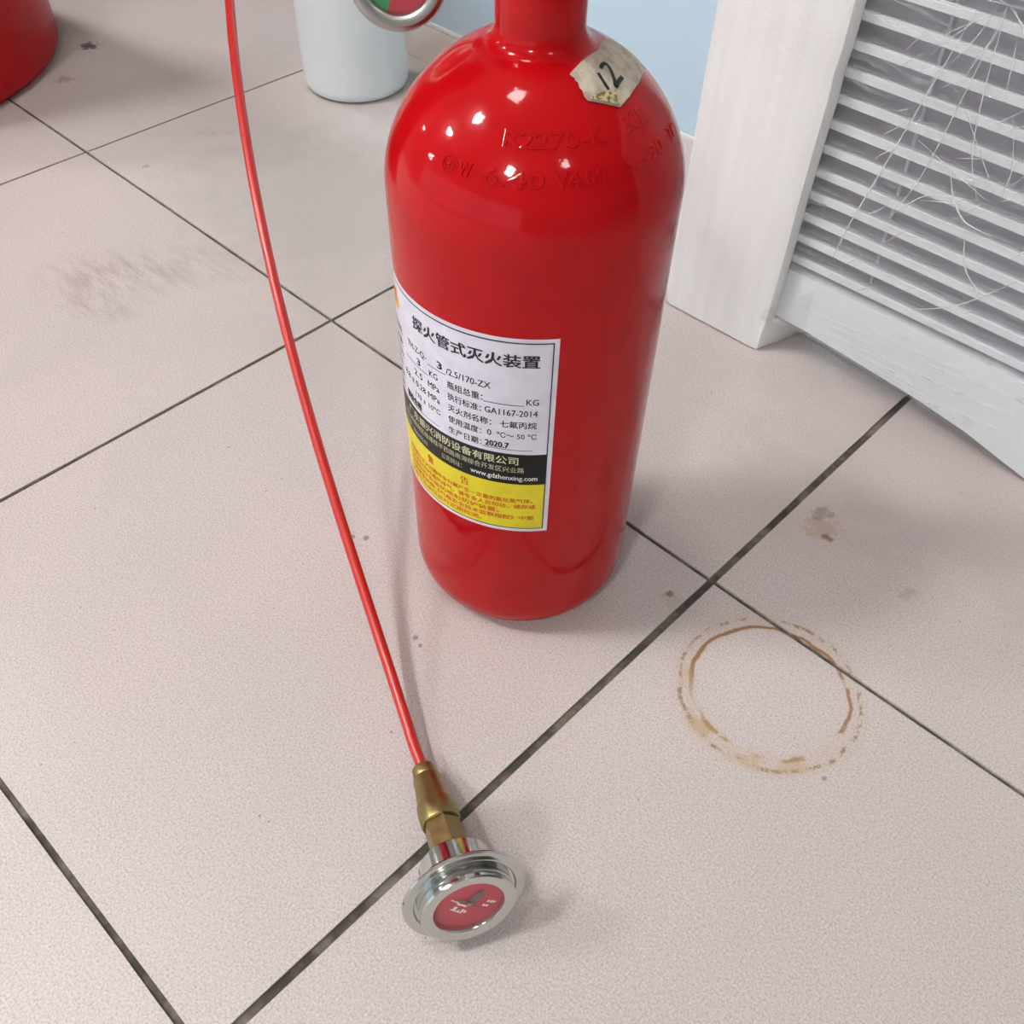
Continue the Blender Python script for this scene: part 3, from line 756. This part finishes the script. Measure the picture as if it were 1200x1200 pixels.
# bottom rail with its sagging lower edge, top rail, far stile, backing
bm = bmesh.new()
low = [(0.66, 0.074), (0.776, 0.071), (1.015, 0.052), (1.135, 0.036), (1.267, 0.006), (1.33, 0.0015), (1.92, 0.0015)]
fr = [bm.verts.new(L(x, 0.598, z)) for x, z in low] ; frt = [bm.verts.new(L(x, 0.598, 0.150)) for x, z in low]; fr2 = [bm.verts.new(L(x, 0.602, 0.177)) for x, z in low]
bk = [bm.verts.new(L(x, 0.665, z)) for x, z in low]; bkt = [bm.verts.new(L(x, 0.665, 0.177)) for x, z in low]
for A, B in ((fr, frt), (frt, fr2), (fr2, bkt), (bkt, bk), (bk, fr)):
    for i in range(len(low)-1): bm.faces.new((A[i], A[i+1], B[i+1], B[i]))
for i in (0, -1): bm.faces.new((fr[i], frt[i], fr2[i], bkt[i], bk[i]))
bmesh.ops.recalc_face_normals(bm, faces=bm.faces[:])
link('bottom_rail', bm, M_LOUV, pan, smooth=20)
def part_box(name, a, b, m, bev=0.0):
    lo, hi = L(*a), L(*b); return link(name, box(bmesh.new(), lo, hi, bev), m, pan, smooth=30)
part_box('top_rail', (XL, 0.598, 1.455), (XR, 0.665, 1.56), M_LOUV, 0.001)
part_box('side_stile', (XR, 0.598, 0.0), (XR+0.09, 0.665, 1.56), M_LOUV, 0.001)
part_box('backing', (XL, 0.652, 0.15), (XR, 0.664, 1.46), M_RECESS)
link('stay_rod', tube(bmesh.new(), [L(0.797, 0.646, 1.455), L(0.826-0.003, 0.645, 0.677), L(0.844, 0.645, 0.307), L(0.852, 0.645, 0.177)], 0.0013, 8), M_LOUV, pan)
link('clip', lathe(bmesh.new(), [(0.0, -0.004), (0.0016, -0.0036), (0.0018, 0.0), (0.0016, 0.0036), (0.0, 0.004)], 14, (1, 0, -0.05), L(0.787, 0.640, 0.435)), M_CHROME, pan)

def film_material():
    m = bpy.data.materials.new('stretch_film'); m.use_nodes = True; nt = m.node_tree; nt.nodes.clear()
    g = NT(m); out = g.node('ShaderNodeOutputMaterial')
    P = g.obj()
    mp = g.node('ShaderNodeMapping'); mp.inputs['Rotation'].default_value = (0, math.radians(35), 0); mp.inputs['Scale'].default_value = (14, 14, 150); g.put(mp.inputs[0], P)
    st = g.noise(mp.outputs[0], 1.0, 3.0, 0.6, 0.6)
    area = g.noise(P, 9.0, 2.0)
    sep = g.node('ShaderNodeSeparateXYZ'); g.put(sep.inputs[0], P)
    haze = g.math('MULTIPLY', g.step(st, 0.52, 0.72), g.step(area, 0.40, 0.62))
    haze = g.math('MULTIPLY_ADD', haze, 0.30, 0.05)
    tr = g.node('ShaderNodeBsdfTransparent'); tr.inputs[0].default_value = (0.985, 0.99, 0.99, 1)
    df = g.node('ShaderNodeBsdfDiffuse'); df.inputs[0].default_value = (0.80, 0.84, 0.85, 1)
    gl = g.node('ShaderNodeBsdfGlossy'); gl.inputs['Roughness'].default_value = 0.06
    nb = g.bump(g.math('ADD', st, g.noise(P, 45.0, 4.0, 0.6)), 0.7, 0.004)
    g.put(gl.inputs['Normal'], nb)
    fr_ = g.node('ShaderNodeLayerWeight'); fr_.inputs[0].default_value = 0.5; g.put(fr_.inputs['Normal'], nb)
    fres = g.math('MULTIPLY_ADD', g.math('POWER', fr_.outputs['Facing'], 4.0), 0.45, 0.07)
    m1 = g.node('ShaderNodeMixShader'); g.put(m1.inputs[0], haze); g.put(m1.inputs[1], tr.outputs[0]); g.put(m1.inputs[2], df.outputs[0])
    m2 = g.node('ShaderNodeMixShader'); g.put(m2.inputs[0], fres); g.put(m2.inputs[1], m1.outputs[0]); g.put(m2.inputs[2], gl.outputs[0])
    nt.links.new(m2.outputs[0], out.inputs[0])
    return m
M_FILM = film_material()
def film():
    bm = bmesh.new(); nx, nz = 130, 110; grid = []
    def bottom(x):
        for (a, za), (b, zb) in zip(low, low[1:]):
            if x <= b: return za+(zb-za)*max(0, (x-a))/(b-a)
        return low[-1][1]
    K = Vector((0.93, 0.70)); K2 = Vector((1.02, 0.43))
    for i in range(nx+1):
        x = 0.700+(1.99-0.700)*i/nx; col_ = []
        zb = max(bottom(x)-0.004, 0.003)
        for j in range(nz+1):
            z = zb+(1.56-zb)*(j/nz)**1.35
            y = 0.5915
            for kk, amp, fr_ in ((K, 0.010, 15), (K2, 0.007, 11)):
                d = Vector((x, z))-kk; an = math.atan2(d.y, d.x); r = d.length
                y -= amp*max(0, noise.noise(Vector((an*fr_, kk.x*7, r*1.5))))**1.5*math.exp(-((r-0.05)/0.24)**2)
            dg = x*0.8+z*0.6
            y -= 0.006*max(0, noise.noise(Vector((dg*28, (x*0.6-z*0.8)*3.0, 4.0))))**1.4
            y += 0.002*noise.noise(Vector((x*9, z*9, 1.0)))
            if j < 3: y += 0.004*(3-j)/3
            if x < 0.74: y += 0.004
            col_.append(bm.verts.new(L(x, min(y, 0.5965), z)))
        # tuck under the rail
        und = bm.verts.new(L(x, 0.625, zb+0.0015)); und2 = bm.verts.new(L(x, 0.660, zb+0.001))
        grid.append([und2, und]+col_)
    for A, B in zip(grid, grid[1:]):
        for j in range(len(A)-1): bm.faces.new((A[j], B[j], B[j+1], A[j+1]))
    return bm
fl = link('stretch_film', film(), M_FILM, pan, smooth=60)
fl['label'] = 'clear wrinkled stretch film'
M_CREASE = mat('film_crease', (0.82, 0.86, 0.87), 0.2); g = NT(M_CREASE)
g.b.inputs['Alpha'].default_value = 0.55
def crease(pts, r=0.0005):
    p = spline([L(x, 0.578, z) for x, z in pts], 6); n = len(p)
    rr = [r*(0.25+0.75*math.sin(PI*min(max(k/(n-1), 0.04), 0.96))) for k in range(n)]
    link('film_crease', tube(bmesh.new(), p, rr, 6), M_CREASE, fl)
crease([(0.880, 0.69), (0.836, 0.486), (0.800, 0.322), (0.79, 0.25)], 0.0006)
crease([(0.918, 0.70), (0.905, 0.56), (0.888, 0.435), (0.86, 0.36)], 0.0004)
crease([(0.918, 0.70), (0.935, 0.58), (0.955, 0.50), (0.99, 0.44)], 0.0004)
crease([(0.905, 0.70), (0.895, 0.66), (0.87, 0.61)], 0.0003)
crease([(0.93, 0.70), (0.97, 0.66), (1.02, 0.60)], 0.0006)
crease([(0.925, 0.70), (0.96, 0.68), (1.03, 0.655)], 0.0005)
crease([(0.93, 0.47), (0.955, 0.43), (0.985, 0.405), (1.03, 0.40)], 0.0006)
crease([(0.99, 0.39), (1.02, 0.33), (1.07, 0.30)], 0.0005)
crease([(0.86, 0.36), (0.91, 0.42), (0.98, 0.44)], 0.0004)
crease([(0.95, 0.22), (1.03, 0.27), (1.10, 0.35)], 0.0004)
rnd = random.Random(11)
for k in range(70):             # short fine folds, radiating from the two knots and running along the pull
    if k < 26:
        kx, kz = (0.93, 0.70) if k % 2 else (1.03, 0.44); a = rnd.uniform(PI*0.62, PI*1.9) if k % 2 else rnd.uniform(0, 2*PI)
        r0 = rnd.uniform(0.01, 0.05); r1 = r0+rnd.uniform(0.04, 0.15); bend = rnd.uniform(-0.25, 0.25)
        p_ = [(kx+r0*math.cos(a), kz+r0*math.sin(a)), (kx+(r0+r1)/2*math.cos(a+bend), kz+(r0+r1)/2*math.sin(a+bend)), (kx+r1*math.cos(a+bend*1.4), kz+r1*math.sin(a+bend*1.4))]
    else:
        x0_, z0_ = rnd.uniform(0.78, 1.30), rnd.uniform(0.14, 0.62); ln = rnd.uniform(0.015, 0.07); a = rnd.gauss(0.75, 0.22)
        p_ = [(x0_, z0_), (x0_+ln*0.5*math.cos(a), z0_+ln*0.5*math.sin(a)+rnd.uniform(-.004, .004)), (x0_+ln*math.cos(a), z0_+ln*math.sin(a))]
    crease(p_, rnd.uniform(0.00018, 0.00036))
# creased flap stretched from the foam's foot to the panel
bm = bmesh.new(); rows_ = []
for i in range(9):
    u = i/8; row = []
    for j in range(9):
        v = j/8
        a = Vector((0.694-0.006*noise.noise(Vector((v*4, 1, 0))), 0.5575, 0.100-0.024*v)); b = Vector((0.770, 0.594, 0.165-0.096*v))
        q = a.lerp(b, u); q.y -= 0.004*abs(noise.noise(Vector((u*5, v*9, 2)))); row.append(bm.verts.new(L(*q)))
    rows_.append(row)
for A, B in zip(rows_, rows_[1:]):
    for j in range(8): bm.faces.new((A[j], B[j], B[j+1], A[j+1]))
link('film_flap', bm, M_FILM, fl, smooth=60)

# ------------------------------------------------------------------ pale blue panel at the back
bp = thing('blue_panel', 'flat pale blue panel standing upright behind the red extinguisher', 'panel', (-0.1*S, 1.20*S, 0))
M_BLUE = mat('pale_blue_sheet', (0.63, 0.83, 0.95), 0.30, spec=0.4); g = NT(M_BLUE)
g.put(g.b.inputs['Normal'], g.bump(g.noise(g.obj(), 7.0, 3.0), 0.15, 0.01))
link('sheet', box(bmesh.new(), (-1.25*S, -0.015*S, 0.013*S), (1.3*S, 0.06*S, 1.9*S), 0.002), M_BLUE, bp)
link('bottom_edge', box(bmesh.new(), (-1.25*S, -0.019*S, 0.0), (1.3*S, 0.055*S, 0.0128*S), 0.0006), mat('white_edging', (0.75, 0.76, 0.76), 0.5), bp)

# ------------------------------------------------------------------ white cylinder behind the hose
wc = thing('white_cylinder', 'smooth white cylinder standing behind the hose, left of the red extinguisher', 'cylinder', (-0.828*S, 0.766*S, 0))
M_WHITE = mat('white_gloss_paint', (0.72, 0.79, 0.80), 0.30, coat=0.4, coat_rough=0.1)
Rw = 0.1485*S
prof = [(0.0, 0.0015), (Rw-0.016, 0.0012), (Rw-0.010, 0.0)] + [(Rw-0.010+0.010*math.sin(PI/2*k/8), 0.011*(1-math.cos(PI/2*k/8))) for k in range(1, 9)]
prof += [(Rw, 0.15), (Rw, 0.30), (Rw, 0.42)] + [(max(Rw*math.cos(PI/2*k/12), 0.016), 0.42+0.05*math.sin(PI/2*k/12)) for k in range(1, 12)] + [(0.016, 0.49), (0.0, 0.49)]
link('body', lathe(bmesh.new(), prof, 96), M_WHITE, wc)
M_BASEED = mat('worn_base_ring', (0.70, 0.66, 0.52), 0.5)
link('cap', lathe(bmesh.new(), [(0.0, 0.4898), (0.019, 0.4898), (0.020, 0.491), (0.020, 0.515), (0.018, 0.518), (0.0, 0.518)], 32), M_STEEL, wc)

# ------------------------------------------------------------------ big red drum at the left
dr = thing('red_drum', 'large dark red drum standing at the left edge behind the hose', 'drum', (-1.92934*S, -0.22835*S, 0))
Rd = 0.59*S
prof = [(0.0, 0.003), (Rd-0.030, 0.002), (Rd-0.014, 0.0)] + [(Rd-0.014+0.014*math.sin(PI/2*k/8), 0.014*(1-math.cos(PI/2*k/8))) for k in range(1, 9)]
prof += [(Rd, 0.2), (Rd, 0.4), (Rd, 0.6), (Rd, 0.80), (Rd, 1.25)]
link('shell', lathe(bmesh.new(), prof + [(Rd-0.004, 1.2530), (0.0, 1.2530)], 128), M_DRUM, dr)
link('rim', lathe(bmesh.new(), [(Rd-0.008, 1.2525), (Rd+0.004, 1.2525), (Rd+0.006, 1.2580), (Rd+0.004, 1.2650), (Rd-0.006, 1.2660), (Rd-0.008, 1.2620)], 128, cap=False), M_DRUM, dr)
link('lid', lathe(bmesh.new(), [(0.0, 1.2532), (Rd-0.0085, 1.2532), (Rd-0.0085, 1.2580), (0.0, 1.2600)], 96), M_DRUM, dr)
